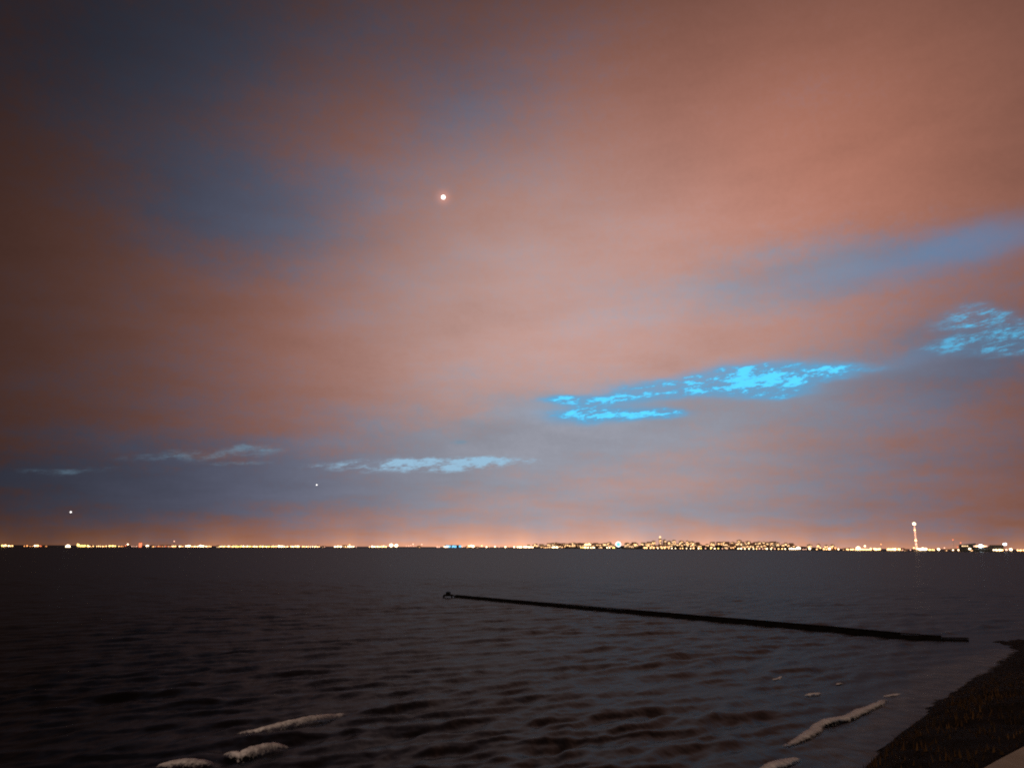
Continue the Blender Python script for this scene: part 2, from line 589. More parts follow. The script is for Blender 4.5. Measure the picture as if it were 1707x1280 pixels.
def vnoise(x, y, seed=0):
    """smooth value noise on a lattice"""
    xi, yi = np.floor(x).astype(np.int64), np.floor(y).astype(np.int64)
    fx, fy = x - xi, y - yi
    fx, fy = fx * fx * (3 - 2 * fx), fy * fy * (3 - 2 * fy)

    def h(a, b_):
        v = np.sin(a * 127.1 + b_ * 311.7 + seed * 74.7) * 43758.5453
        return v - np.floor(v)
    return (h(xi, yi) * (1 - fx) + h(xi + 1, yi) * fx) * (1 - fy) + (h(xi, yi + 1) * (1 - fx) + h(xi + 1, yi + 1) * fx) * fy


PATH_Z = 2.5
pa, pb = ground(1640, 1280, PATH_Z), ground(1707, 1245, PATH_Z)
pdir = np.array([pb.x - pa.x, pb.y - pa.y])
pdir /= np.linalg.norm(pdir)
pnor = np.array([pdir[1], -pdir[0]])           # towards land


def land_height(P):
    s = signed_dist(P)
    n1 = vnoise(P[:, 0] * 0.25, P[:, 1] * 0.25, 1) - 0.5
    n2 = vnoise(P[:, 0] * 0.9, P[:, 1] * 0.9, 2) - 0.5
    n3 = vnoise(P[:, 0] * 2.3, P[:, 1] * 2.3, 3) - 0.5
    z = np.where(s > 0, 0.10 + 2.4 * (1 - np.exp(-np.maximum(s, 0) / 2.4)), 0.14 * s)
    low = np.clip((68.0 - P[:, 1]) / 26.0, 0.10, 1.0)
    z = np.where(s > 0, z * low, z)
    z = np.maximum(z, -2.5)
    amp = np.clip(s / 2.0, 0, 1) * low
    z = z + amp * (0.5 * n1 + 0.28 * n2 + 0.14 * n3) + (1 - amp) * 0.15 * n3 * (s > -1)
    q = (P - np.array([pa.x, pa.y])) @ pnor
    w = np.clip(1 - np.maximum(np.abs(q - 1.6) - 1.8, 0) / 1.6, 0, 1)
    w = w * w * (3 - 2 * w)
    return z * (1 - w) + (PATH_Z - 0.12) * w


step = 0.45
gx, gy = np.arange(-10, 90, step), np.arange(4, 94, step)
X, Y = np.meshgrid(gx, gy)
Pg = np.stack([X.ravel(), Y.ravel()], 1)
Z = land_height(Pg)
nx, ny = len(gx), len(gy)
idx = np.arange(nx * ny).reshape(ny, nx)
F = np.stack([idx[:-1, :-1], idx[:-1, 1:], idx[1:, 1:], idx[1:, :-1]], -1).reshape(-1, 4)
keep = (Z[F].max(axis=1) > -1.6)
bank = link('bank', mesh_np('bank', np.column_stack([Pg, Z]), F[keep], True), M['soil'])
tag(bank, kind='structure')

# the path along the bank
pv, pf = [], []
for i, q in enumerate(np.arange(-34, 60, 1.5)):
    c = np.array([pa.x, pa.y]) + pdir * q
    e = 0.12 * (vnoise(np.array([q * 0.6]), np.array([0.3]), 5)[0] - 0.5)
    for off in (0.0 + e, 1.6, 3.3 - e):
        pp = c + pnor * off
        pv.append((pp[0], pp[1], PATH_Z + (0.03 if off == 1.6 else 0.0)))
    if i:
        for k in (0, 1):
            a = (i - 1) * 3 + k
            pf.append((a, a + 1, a + 4, a + 3))
path = link('path', mesh_np('path', pv, pf), M['path'])
tag(path, kind='structure')

# bank grass
N = 60000
gxr = rng.uniform(5, 66, N)
gyr = rng.uniform(10, 86, N)
Pq = np.stack([gxr, gyr], 1)
sd = signed_dist(Pq)
qq = (Pq - np.array([pa.x, pa.y])) @ pnor
clump = vnoise(gxr * 0.5, gyr * 0.5, 9)
ok = (sd > 0.25) & (sd < 16) & ((qq < -0.25) | (qq > 3.6)) & (rng.uniform(0, 1, N) < 0.25 + clump)
Pq, clump = Pq[ok], clump[ok]
zq = land_height(Pq)
n = len(Pq)
hgt = rng.uniform(0.10, 0.34, n) * (0.4 + clump) * np.clip((70.0 - Pq[:, 1]) / 26.0, 0.25, 1.0) * np.clip(sd[ok] / 1.5, 0.4, 1.0)
th = rng.uniform(0, 2 * math.pi, n)
lean = rng.uniform(0.05, 0.3, n)
w = rng.uniform(0.02, 0.05, n)
bx, by = np.cos(th) * w, np.sin(th) * w
V = np.empty((n, 3, 3))
V[:, 0] = np.column_stack([Pq[:, 0] - bx, Pq[:, 1] - by, zq - 0.05])
V[:, 1] = np.column_stack([Pq[:, 0] + bx, Pq[:, 1] + by, zq - 0.05])
V[:, 2] = np.column_stack([Pq[:, 0] - np.sin(th) * lean, Pq[:, 1] + np.cos(th) * lean, zq + hgt])
grass = link('grass', mesh_np('grass', V.reshape(-1, 3), np.arange(n * 3).reshape(-1, 3)), M['grass'])
tag(grass, 'dark rough grass covering the bank by the water', 'grass', kind='stuff')

# ------------------------------------------------------------------ water sheet with real waves
ang_ = np.radians(np.linspace(-82, 82, 600))
rad = np.concatenate([np.geomspace(11, 900, 660), np.geomspace(910, 60000, 110)])
AA, RR = np.meshgrid(ang_, rad)
WX, WY = (RR * np.sin(AA)).ravel(), (RR * np.cos(AA)).ravel()
spacing = np.gradient(rad)[:, None] * np.ones_like(AA)
spacing = np.maximum(spacing, RR * (ang_[1] - ang_[0])).ravel()


g_px = [(760, 995.2), (900, 1008.3), (1200, 1035.5), (1370, 1050.5), (1500, 1063.2), (1570, 1066.8), (1614, 1067.3)]
gp = [ground(u, v) for u, v in g_px]


def wave_height(wx, wy, space):
    H = np.zeros_like(wx)
    main = math.atan2(-0.66, 0.75)
    wr = np.random.default_rng(5)
    for i in range(34):
        lam = 0.9 * (5.6 / 0.9) ** (i / 33.0) * wr.uniform(0.92, 1.08)
        dirn = main + wr.normal(0, 0.40)
        amp = 0.0088 * lam ** 0.55 * wr.uniform(0.5, 1.3)
        k = 2 * math.pi / lam
        ph = wr.uniform(0, 6.28)
        warp = 3.6 * (vnoise(wx * 0.05 + i, wy * 0.05 - i, i) - 0.5)
        arg = k * (wx * math.cos(dirn) + wy * math.sin(dirn)) + ph + warp
        fade = np.clip(lam / (space * 3.0) - 0.25, 0, 1)
        H += amp * fade * (np.exp(1.1 * np.sin(arg)) - 1.27)
    H *= 0.55 + 0.9 * vnoise(wx * 0.07, wy * 0.07, 77)
    s_w = np.full(len(wx), -999.0)
    msk = np.hypot(wx, wy) < 180
    s_w[msk] = signed_dist(np.column_stack([wx[msk], wy[msk]]))
    calm = np.clip((-s_w - 0.7) / 9.0, 0.12, 1.0)
    if msk.any():
        Pm = np.column_stack([wx[msk], wy[msk]])
        dg = np.full(len(Pm), 1e9)
        for a, b_ in zip(gp[:-1], gp[1:]):
            dg = np.minimum(dg, seg_dist(Pm, np.array([a.x, a.y]), np.array([b_.x, b_.y])))
        calm[msk] *= np.clip(dg / 4.0, 0.15, 1.0)
    return H * calm


H = wave_height(WX, WY, spacing)
nr, na = AA.shape
idx = np.arange(nr * na).reshape(nr, na)
F = np.stack([idx[:-1, :-1], idx[:-1, 1:], idx[1:, 1:], idx[1:, :-1]], -1).reshape(-1, 4)
water = link('water', mesh_np('water', np.column_stack([WX, WY, H]), F, True), M['water'])
tag(water, kind='structure')


def foam(pts, height, depth, label, name='breaking_foam', seed=0):
    """a ragged ridge of froth along a breaking crest"""
    P = [ground(u, v) for u, v in pts]
    out = []
    for i in range(len(P) - 1):
        m_ = max(2, int((P[i + 1] - P[i]).length / 0.10))
        out += [P[i].lerp(P[i + 1], k / m_) for k in range(m_)]
    out.append(P[-1])
    n_ = len(out)
    lift = wave_height(np.array([p.x for p in out]), np.array([p.y for p in out]), np.full(len(out), 0.4))
    for p, dz in zip(out, lift):
        p.z = float(dz)
    r_ = np.random.default_rng(seed)
    vs, fs, fr_ = [], [], []
    K = 11
    for i, c in enumerate(out):
        tn = (out[min(i + 1, n_ - 1)] - out[max(i - 1, 0)]).normalized()
        sd_ = Vector((tn.y, -tn.x, 0))
        f = i / (n_ - 1)
        env = max(0.06, (4 * f * (1 - f)) ** 0.55)
        lump = 0.75 + 0.45 * float(vnoise(np.array([i * 0.07]), np.array([seed * 1.7]), 3)[0]) \
            + 0.12 * float(vnoise(np.array([i * 0.55]), np.array([seed * 2.1]), 4)[0])
        hh, dd = 1.05 * height * env * lump, 1.7 * depth * (0.35 + 0.65 * env) * lump
        wob = 0.35 * float(vnoise(np.array([i * 0.09]), np.array([seed + 0.5]), 6)[0] - 0.5)
        for k in range(K):
            a = math.pi * k / (K - 1)
            j = r_.uniform(0.94, 1.06)
            p = c + sd_ * (math.cos(a) * dd * j + wob) + Vector((0, 0, math.sin(a) * hh * j + (-0.12 if k in (0, K - 1) else 0.02)))
            vs.append(p)
            fr_.append(0.62 * math.sin(a) ** 1.4 * min(1.0, 0.25 + env))
        if i:
            for k in range(K - 1):
                a0 = (i - 1) * K + k
                fs.append((a0, a0 + 1, a0 + K + 1, a0 + K))
    c0 = Vector(out[n_ // 2])
    me = mesh_np(name, [tuple(v - c0) for v in vs], fs, True)
    at_ = me.attributes.new('froth', 'FLOAT', 'POINT')
    at_.data.foreach_set('value', np.array(fr_, dtype=np.float32))
    o = link(name, me, M['foam'])
    o.location = c0
    tag(o, label, 'foam', kind='stuff')
    return o


foam([(393, 1223), (440, 1219), (490, 1210), (540, 1199), (577, 1190)], 0.30, 0.20,
     'long pale crest of foam breaking left of centre in the foreground', seed=1)
foam([(372, 1262), (400, 1264), (430, 1257), (482, 1247)], 0.34, 0.20,
     'shorter pale crest of foam nearer than the long left one', seed=2)
foam([(260, 1284), (296, 1279), (330, 1276), (357, 1273)], 0.22, 0.2,
     'foam crest cut off by the bottom edge at far left', seed=3)
foam([(1308, 1246), (1345, 1226), (1375, 1206), (1410, 1198), (1450, 1180), (1480, 1168)], 0.15, 0.22,
     'thin curving foam line washing in beside the dark grassy bank', seed=4)
foam([(1474, 1161), (1500, 1156)], 0.06, 0.16, 'short faint foam scrap at the far tip of the curving foam line', seed=5)
foam([(1262, 1288), (1300, 1275), (1330, 1264)], 0.16, 0.2,
     'foam scrap at the bottom edge below the curving foam line', seed=6)
foam([(1343, 1161), (1368, 1156)], 0.10, 0.12, 'tiny whitecap just above the curving foam line', seed=7)
foam([(1290, 1134), (1303, 1129)], 0.10, 0.12, 'tiny whitecap farthest out of the three small ones', seed=8)
foam([(1395, 1142), (1406, 1139)], 0.09, 0.1, 'tiny whitecap nearest the bank of the three small ones', seed=9)

# thin milky wash of spent foam sliding up the shallows along the bank
m, t, b = new_mat('spent foam wash')
tcn = nd(t, 'ShaderNodeTexCoord')
nz = nd(t, 'ShaderNodeTexNoise')
nz.inputs['Scale'].default_value = 0.9
nz.inputs['Detail'].default_value = 6
t.links.new(tcn.outputs['Object'], nz.inputs['Vector'])
ed = nd(t, 'ShaderNodeAttribute')
ed.attribute_name = 'froth'
mr = nd(t, 'ShaderNodeMapRange')
mr.inputs[1].default_value, mr.inputs[2].default_value = 0.3, 0.75
mr.inputs[3].default_value, mr.inputs[4].default_value = 0.03, 0.26
t.links.new(nz.outputs['Fac'], mr.inputs[0])
mm = nd(t, 'ShaderNodeMath', operation='MULTIPLY')
t.links.new(mr.outputs[0], mm.inputs[0])
t.links.new(ed.outputs['Fac'], mm.inputs[1])
t.links.new(mm.outputs[0], b.inputs['Alpha'])
b.inputs['Base Color'].default_value = (0.78, 0.78, 0.8, 1)
b.inputs['Roughness'].default_value = 0.7
wx_, wy_ = np.meshgrid(np.arange(4, 56, 0.35), np.arange(16, 80, 0.35))
Pw = np.column_stack([wx_.ravel(), wy_.ravel()])
sw = signed_dist(Pw)
edge = 3.4 + 1.6 * (vnoise(Pw[:, 0] * 0.22, Pw[:, 1] * 0.22, 31) - 0.5) * 2
fro = np.clip((sw + edge) / 1.6, 0, 1) * np.clip((0.6 - sw) / 0.5, 0, 1)
zw = wave_height(Pw[:, 0], Pw[:, 1], np.full(len(Pw), 0.4)) + 0.045
ii = np.arange(len(Pw)).reshape(wx_.shape)
Fw = np.stack([ii[:-1, :-1], ii[:-1, 1:], ii[1:, 1:], ii[1:, :-1]], -1).reshape(-1, 4)
me = mesh_np('foam wash', np.column_stack([Pw, zw]), Fw[(fro[Fw].max(axis=1) > 0) & (sw[Fw].min(axis=1) < 0.5)], True)
at_ = me.attributes.new('froth', 'FLOAT', 'POINT')
at_.data.foreach_set('value', fro.astype(np.float32))
wash = link('foam_wash', me, m)
tag(wash, 'pale grey film of spent foam in the shallows along the bank', 'foam', kind='stuff')

# ------------------------------------------------------------------ groyne
gh = [0.36, 0.42, 0.48, 0.50, 0.48, 0.34, 0.04]
groyne = empty('groyne', gp[0])
tag(groyne, 'long dark timber groyne running out from the bank across the water', 'groyne')
stations, hs_ = [], []
for i in range(len(gp) - 1):
    L = (gp[i + 1] - gp[i]).length
    m_ = max(1, round(L / 2.4))
    for k in range(m_):
        stations.append(gp[i].lerp(gp[i + 1], k / m_))
        hs_.append(gh[i] + (gh[i + 1] - gh[i]) * k / m_)
stations.append(gp[-1])
hs_.append(gh[-1])
post_me = cyl('groyne post', 0.12, 0.10, -1.2, 0.0, 8)
for i in range(len(stations) - 1):
    a, b_ = stations[i], stations[i + 1]
    mid, L = (a + b_) / 2, (b_ - a).length
    rz = math.atan2(b_.y - a.y, b_.x - a.x)
    hh = (hs_[i] + hs_[i + 1]) / 2 + random.uniform(-0.015, 0.015)
    for side, nm in ((-0.17, 'plank_wall'), (0.17, 'plank_wall')):
        bm = bmesh.new()
        zz = -0.8
        while zz < hh - 0.05:
            z1 = min(zz + 0.24, hh)
            j = random.uniform(-0.015, 0.015)
            box_bm(bm, -L / 2 + 0.02, L / 2 - 0.02, side - 0.05 + j, side + 0.05 + j, zz, z1 - 0.02)
            zz += 0.24
        o = link(nm, bm_mesh(nm, bm), M['wet_timber'], groyne)
        o.location = mid - gp[0]
        o.rotation_euler = (0, 0, rz)
    o = link('capping_beam', box('capping beam', -L / 2 + 0.01, L / 2 - 0.01, -0.23, 0.23, hh, hh + 0.10, 0.02), M['wet_timber'], groyne)
    o.location = mid - gp[0]
    o.rotation_euler = (0, 0, rz)
    for side in (-0.34, 0.34):
        o = link('post', post_me, M['wet_timber'], groyne)
        nrm = Vector((-math.sin(rz), math.cos(rz), 0))
        o.location = a + nrm * side - gp[0] + Vector((0, 0, hs_[i] + random.uniform(-0.02, 0.06)))

hb = ground(747, 995.5)
head = empty('groyne_beacon', hb)
head.scale = (0.7, 0.7, 0.7)
tag(head, 'small dark beacon platform standing at the seaward end of the groyne', 'beacon')
bm = bmesh.new()
pts = [(-1.45, 0.35), (-1.2, 0.78), (1.1, 0.80), (1.9, 0.42)]
fr = [bm.verts.new((x, -1.1, z)) for x, z in pts]
bk = [bm.verts.new((x, 1.1, z)) for x, z in pts]
bm.faces.new(fr)
bm.faces.new(bk[::-1])
for i in range(4):
    bm.faces.new((fr[i], bk[i], bk[(i + 1) % 4], fr[(i + 1) % 4]))
link('platform', bm_mesh('platform', bm), M['wet_timber'], head)
link('cabin', box('cabin', -0.62, 0.62, -0.6, 0.6, 0.8, 1.45, 0.05), M['wet_timber'], head)
link('lamp_post', cyl('beacon lamp post', 0.06, 0.05, 1.45, 1.75, 6), M['wet_timber'], head)
for x in (-1.15, 1.0):
    for y in (-0.85, 0.85):
        link('leg', cyl('beacon leg', 0.16, 0.16, -1.5, 0.52, 8, x, y), M['wet_timber'], head)

# ------------------------------------------------------------------ far shore: land, lights, town
def shore_v(u):
    return float(np.interp(u, [-400, 0, 300, 600, 860, 1000, 1150, 1300, 1450, 1600, 1707, 2100],
                           [912.0, 912.3, 912.6, 912.8, 913.6, 914.4, 915.8, 917.0, 918.3, 919.3, 920.0, 922.0]))


def far(u, v_above=0.0, back=0.0):
    """a spot on the far shore: bearing u, `back` metres inland"""
    p = ground(u, shore_v(u))
    dirn = Vector((p.x, p.y, 0)).normalized()
    return p + dirn * back


def mpp(p):
    return p.y / FPX                         # metres per plate pixel at that distance


us = np.linspace(-420, 2150, 420)
rows = [(-6, -1.5), (0, 0.3), (8, 1.2), (60, 1.6), (160, 0), (420, 1), (700, 1)]
lv, lf = [], []


def hill(u, back):
    town = 24.0 * math.exp(-((u - 1120) / 190) ** 2) + 9 * math.exp(-((u - 930) / 60) ** 2) + 13.0 * math.exp(-((u - 1300) / 80) ** 2)
    return 1.6 + town * min(1.0, max(0.0, (back - 40) / 260.0))


for i, u in enumerate(us):
    for bk_, h_ in rows:
        p = far(u, 0, bk_ + (6 * math.sin(u * 0.11) + 4 * math.sin(u * 0.31) if bk_ < 30 else 0))
        z = h_ if bk_ <= 60 else hill(u, bk_) + 0.8 * math.sin(u * 0.07 + bk_)
        lv.append((p.x, p.y, z))
    if i:
        K = len(rows)
        for k in range(K - 1):
            a = (i - 1) * K + k
            lf.append((a, a + K, a + K + 1, a + 1))
far_land = link('far_shore', mesh_np('far_shore', lv, lf), M['far_land'])
tag(far_land, kind='structure')


def ground_z(u, back):
    return 1.4 if back <= 60 else hill(u, back)


# --- lamps: pole and glowing head, one thing each
LAMP_TEXT = {
    'warm': ('warm white lamp glowing on the far shoreline', 'warm lamps along the far shore'),
    'white': ('bright white lamp glowing on the far shoreline', 'white lamps along the far shore'),
    'yellow': ('yellow lamp glowing on the far shoreline', 'yellow lamps along the far shore'),
    'orange': ('dim orange lamp glowing on the far shoreline', 'orange lamps along the far shore'),
    'pink': ('faint pinkish lamp glowing above the far shoreline', 'pinkish lamps along the far shore'),
    'red': ('dull red lamp glowing on the far shoreline', 'red lamps along the far shore'),
}
head_me = {k: ball('lamp head ' + k, 1.0, 0.0, 1, 0.8) for k in LAMP_TEXT}
for k, me in head_me.items():
    me.materials.append(M[k])
pole_me = cyl('lamp pole', 0.05, 0.04, 0.0, 1.0, 5)
pole_me.materials.append(M['steel'])


def lamp(u, v, col, size=2.0, back=10.0, label=None, group=None, name='street_lamp'):
    """size: apparent width in plate pixels"""
    p = far(u, 0, back)
    m_ = mpp(p)
    r_ = ray(u, v)
    z = EYE + r_.z / math.hypot(r_.x, r_.y) * math.hypot(p.x, p.y)
    gz = ground_z(u, back) - 0.3
    r0 = 0.56 * size * m_
    z = max(z, gz + 2.0 + r0)
    root = empty(name, (p.x, p.y, gz))
    tx = LAMP_TEXT[col]
    tag(root, label or tx[0], 'lamp', group or tx[1] if label is None else group)
    o = link('pole', pole_me, None, root)
    o.scale = (6, 6, z - gz)
    o = link('lamp_head', head_me[col], None, root)
    o.location = (0, 0, z - gz)
    o.scale = (r0, r0, r0)
    return root


def run(u0, u1, n_, v, col, size, jv=0.5, back=10.0):
    for i in range(n_):
        u = u0 + (u1 - u0) * (i + 0.5 + random.uniform(-0.25, 0.25)) / n_
        c = col if isinstance(col, str) else random.choice(col)
        lamp(u, v + random.uniform(-jv, jv), c, size * random.uniform(0.75, 1.25), back + random.uniform(-3, 20))


WW = ('warm', 'warm', 'white')
run(2, 10, 3, 911.2, ('yellow', 'warm'), 3.0)
run(12, 21, 3, 911.2, WW, 2.6)
run(39, 46, 2, 911.8, ('orange', 'warm'), 2.0)
run(49, 55, 2, 911.9, ('orange',), 1.5)
run(56, 65, 3, 911.0, WW, 2.6)
run(66, 69, 2, 909.8, 'red', 2.0, 1.0)
run(74, 80, 2, 912, 'orange', 1.0)
run(147, 156, 4, 911.8, WW, 1.6)
run(160, 179, 6, 911.6, ('orange', 'warm'), 1.7)
run(180, 193, 5, 911.5, ('warm', 'yellow'), 2.0)
run(197, 207, 4, 911.8, ('warm', 'orange'), 1.5)
run(218, 229, 4, 911.5, ('orange', 'pink'), 1.4)
run(243, 248, 2, 910.6, 'white', 2.4, 1.2)
run(254, 287, 11, 911.2, ('orange', 'red', 'orange', 'pink'), 1.5, 1.0)
run(286, 293, 3, 911.6, WW, 2.2)
run(297, 306, 3, 912.0, WW, 1.7)
run(308, 317, 3, 912.0, 'white', 2.4)
run(318, 331, 6, 911.8, WW, 1.6)
run(332, 340, 4, 911.6, 'white', 2.8)
run(342, 353, 4, 912.0, WW, 1.6)
run(365, 393, 12, 911.9, ('warm', 'yellow', 'white'), 1.9, 0.3)
run(393, 404, 5, 911.8, 'yellow', 1.9, 0.3)
run(404, 458, 22, 912.0, ('warm', 'warm', 'white', 'yellow'), 1.9, 0.3)
run(459, 461, 1, 911.8, 'warm', 1.8)
run(463, 471, 4, 912.6, 'white', 2.3, 0.4)
run(472, 481, 4, 912.2, WW, 1.7)
run(484, 500, 7, 912.1, ('white', 'warm'), 2.2, 0.6)
run(502, 518, 7, 912.4, WW, 1.6)
run(520, 533, 5, 912.4, ('warm', 'orange', 'white'), 1.8)
run(540, 543, 1, 912.8, 'pink', 1.4)
run(556, 570, 6, 912.3, ('white', 'warm'), 2.2, 0.6)
run(574, 577, 1, 911.3, 'warm', 1.8)
run(579, 590, 5, 912.4, 'white', 2.2, 0.5)
run(592, 597, 1, 912.2, 'pink', 1.4)
run(614, 617, 1, 912.2, 'warm', 2.0)
run(619, 626, 3, 912.0, 'white', 2.2)
run(626, 645, 9, 911.0, WW, 1.8, 0.5)
run(638, 641, 1, 909.8, 'white', 2.0)
lamp(652, 911.2, 'white', 6.0, 8, 'bright white floodlight left of a pair on the far shore', None, 'floodlight')
lamp(660.5, 911.2, 'white', 5.4, 8, 'bright white floodlight right of a pair on the far shore', None, 'floodlight')
run(676, 690, 4, 909.6, 'pink', 1.3, 0.6)
lamp(688.5, 906.8, 'pink', 2.4, 20)
lamp(703, 907.2, 'pink', 2.2, 20)
run(727, 734, 3, 911.8, ('warm', 'pink'), 2.0)
run(740, 747, 3, 911.0, 'white', 2.0)
run(769, 773, 1, 910.6, 'pink', 2.0)
run(780, 787, 3, 909.6, WW, 2.8, 0.6, 30)
lamp(788.5, 912.6, 'white', 4.0, 8)
for u, v, c, s in ((803, 909.6, 'warm', 2.2), (811, 913.0, 'white', 2.3), (816, 910.4, 'orange', 1.4), (825, 910.8, 'white', 2.2),
                   (832, 911.5, 'pink', 1.5), (842.5, 913.0, 'white', 2.5), (849, 911, 'orange', 1.4), (857, 913.2, 'white', 2.4)):
    lamp(u, v, c, s)
run(860, 867, 2, 912.6, 'white', 2.0)
run(880, 889, 4, 912.3, 'white', 2.4)
run(920, 931, 4, 913.8, 'white', 2.2, 0.3)
run(968, 982, 5, 914.0, ('white', 'yellow'), 2.2, 0.3)
run(984, 992, 3, 913.0, 'white', 2.2)
for u in (1012, 1016, 1022, 1024):
    lamp(u, 914.0, 'yellow' if u > 1020 else 'white', 2.1)
run(1070, 1160, 15, 915.0, WW, 2.0, 0.5)
run(1160, 1215, 8, 915.2, ('white', 'pink', 'yellow'), 2.0, 0.6)
run(1228, 1312, 14, 916.6, ('white', 'pink', 'warm'), 2.1, 0.5)
run(1316, 1327, 4, 915.2, 'white', 3.0, 1.0)
lamp(1350, 916.0, 'white', 3.2)
run(1336, 1346, 3, 916.4, 'pink', 1.6)
run(1360, 1400, 8, 914.5, ('warm', 'orange', 'white'), 2.2, 1.8, 40)
lamp(1383, 917, 'white', 3.6)
lamp(1452, 914, 'warm', 2.6)
run(1457, 1468, 5, 916.2, ('white', 'warm'), 3.2, 1.0)
lamp(1492, 919.2, 'white', 3.2, 4)
lamp(1505, 918.6, 'pink', 1.6, 4)
lamp(1518, 918.8, 'pink', 1.8, 4)
lamp(1524, 913, 'warm', 2.4, 20)
run(1531, 1545, 6, 916.6, 'white', 4.0, 1.0)
run(1548, 1558, 4, 916.6, ('warm', 'yellow'), 2.4, 0.5)
lamp(1565, 918.6, 'white', 4.0, 5)
lamp(1575, 913, 'pink', 2.2, 20)
lamp(1589, 918.8, 'white', 2.2, 5)
lamp(1598, 918.0, 'white', 2.2, 5)
run(1631, 1672, 17, 919.0, ('white', 'warm'), 2.9, 0.3, 5)
lamp(1678, 917.3, 'pink', 3.6, 8)
lamp(1685.5, 918.6, 'white', 4.6, 5, 'bright white floodlight right of the big lit waterfront building', None, 'floodlight')
run(1696, 1712, 6, 918.0, ('orange', 'warm'), 2.6, 0.9)

# --- buildings
win_me = {}
for k in ('window_warm', 'window_pale'):
    me = box('lit window', -0.5, 0.5, -0.06, 0.06, 0.0, 1.0)
    me.materials.append(M[k])
    win_me[k] = me


def windows(root, w, h, y, n_, mpx, pale=0.3):
    for _ in range(n_):
        o = link('window', win_me['window_pale' if random.random() < pale else 'window_warm'], None, root)
        ww = mpx * random.uniform(0.8, 1.5)
        wh = mpx * random.uniform(0.7, 1.3)
        o.scale = (ww, 1, min(wh, h * 0.4))
        o.location = (random.uniform(-0.5, 0.5) * max(0.1, w - ww), y, random.uniform(0.12, 0.9) * max(0.2, h - wh))


def building(u, wpx, hpx, back, kind, label, group=None, nwin=4, mat='render', cat='house', name='house'):
    p = far(u, 0, back)
    m_ = mpp(p)
    w, h = wpx * m_, hpx * m_
    d = min(max(8.0, w * 0.7), 18)
    rz = -math.atan2(p.x, p.y) + random.uniform(-0.25, 0.25)
    root = empty(name, (p.x, p.y, ground_z(u, back) - 0.4), rz)
    tag(root, label, cat, group)
    link('wall', box('wall', -w / 2, w / 2, -d / 2, d / 2, 0, h), M[mat], root)
    if kind == 'gable':
        bm = bmesh.new()
        o_ = 0.5
        rh = min(w, d) * 0.38
        a = [bm.verts.new((x, y, z)) for x in (-w / 2 - o_, w / 2 + o_) for y, z in ((-d / 2 - o_, h + .01), (0, h + rh), (d / 2 + o_, h + .01))]
        bm.faces.new(a[0:3])
        bm.faces.new(a[3:6][::-1])
        for i in range(3):
            j = (i + 1) % 3
            bm.faces.new((a[i], a[3 + i], a[3 + j], a[j]))
        rf = link('roof', bm_mesh('roof', bm), M['roof'], root)
        link('chimney', box('chimney', w * 0.25, w * 0.25 + 1.1, -0.5, 0.5, h + rh * 0.5, h + rh + 1.3), M['brick'], rf)
    else:
        bm = bmesh.new()
        box_bm(bm, -w / 2 - 0.3, w / 2 + 0.3, -d / 2 - 0.3, d / 2 + 0.3, h + 0.01, h + 0.9)
        box_bm(bm, -w * 0.15, w * 0.2, -d * 0.2, d * 0.25, h + 0.9, h + 3.2)
        link('roof', bm_mesh('roof', bm), M['roof'], root)
    windows(root, w, h, -d / 2 - 0.08, nwin, m_, 0.35)
    return root, w, h, d, m_


# the hillside town between the two bright halls
G1 = 'houses of the hillside town'
for i in range(150):
    u = random.choice([random.gauss(1110, 70), random.uniform(885, 1350), random.gauss(930, 35), random.gauss(1245, 30)])
    if not 880 < u < 1360 or 1022 < u < 1040 or 1322 < u < 1341:
        continue
    back = random.uniform(50, 420)
    building(u, random.uniform(4, 8), random.uniform(2.2, 4.2), back, 'gable',
             'small gabled house with lit windows on the far town hillside', G1, random.randint(4, 6),
             random.choice(('render', 'brick')))
G2 = 'apartment blocks of the far town'
for u, hpx, w in ((893, 7, 6), (905, 6, 7), (915, 6, 6), (927, 8, 7), (940, 7, 8), (956, 9, 7), (967, 6, 6), (1008, 7, 6), (1016, 9, 6), (1046, 9, 10),
                  (1060, 8, 8), (1080, 9, 9), (1090, 12, 6), (1108, 13, 5), (1116, 11, 6), (1124, 12, 6), (1136, 11, 7), (1146, 13, 4),
                  (1154, 12, 8), (1188, 9, 7), (1207, 9, 4), (1222, 10, 6), (1233, 12, 8), (1247, 13, 8), (1266, 11, 6), (1274, 10, 4), (1288, 11, 8),
                  (1297, 9, 6), (1350, 8, 8), (1365, 8, 5), (1378, 8, 6), (1388, 9, 6)):
    building(u, w, hpx * 0.75, random.uniform(120, 260), 'flat', 'flat roofed apartment block with lit windows in the far town', G2,
             random.randint(10, 15), 'render', 'building', 'apartment_block')
G3 = 'dark houses on the low far shore'
for i in range(46):
    u = random.choice([random.uniform(0, 870), random.uniform(1340, 1600)])
    if 735 < u < 775 or 105 < u < 146 or 1515 < u < 1545:
        continue
    building(u, random.uniform(4, 9), random.uniform(1.2, 2.4), random.uniform(40, 110), 'gable',
             'low dark house among lamps on the far shore', G3, random.randint(0, 2), 'brick')

# a pointed tower in the town
r_, w, h, d, m_ = building(1101, 4.0, 13, 200, 'flat', 'tallest town tower with pale pointed top lit from within', None, 9, 'render', 'tower', 'town_tower')
link('spire', cyl('spire', w * 0.45, 0.1, h + 3.2, h + 3.2 + 4 * m_, 4), M['window_pale'], r_)


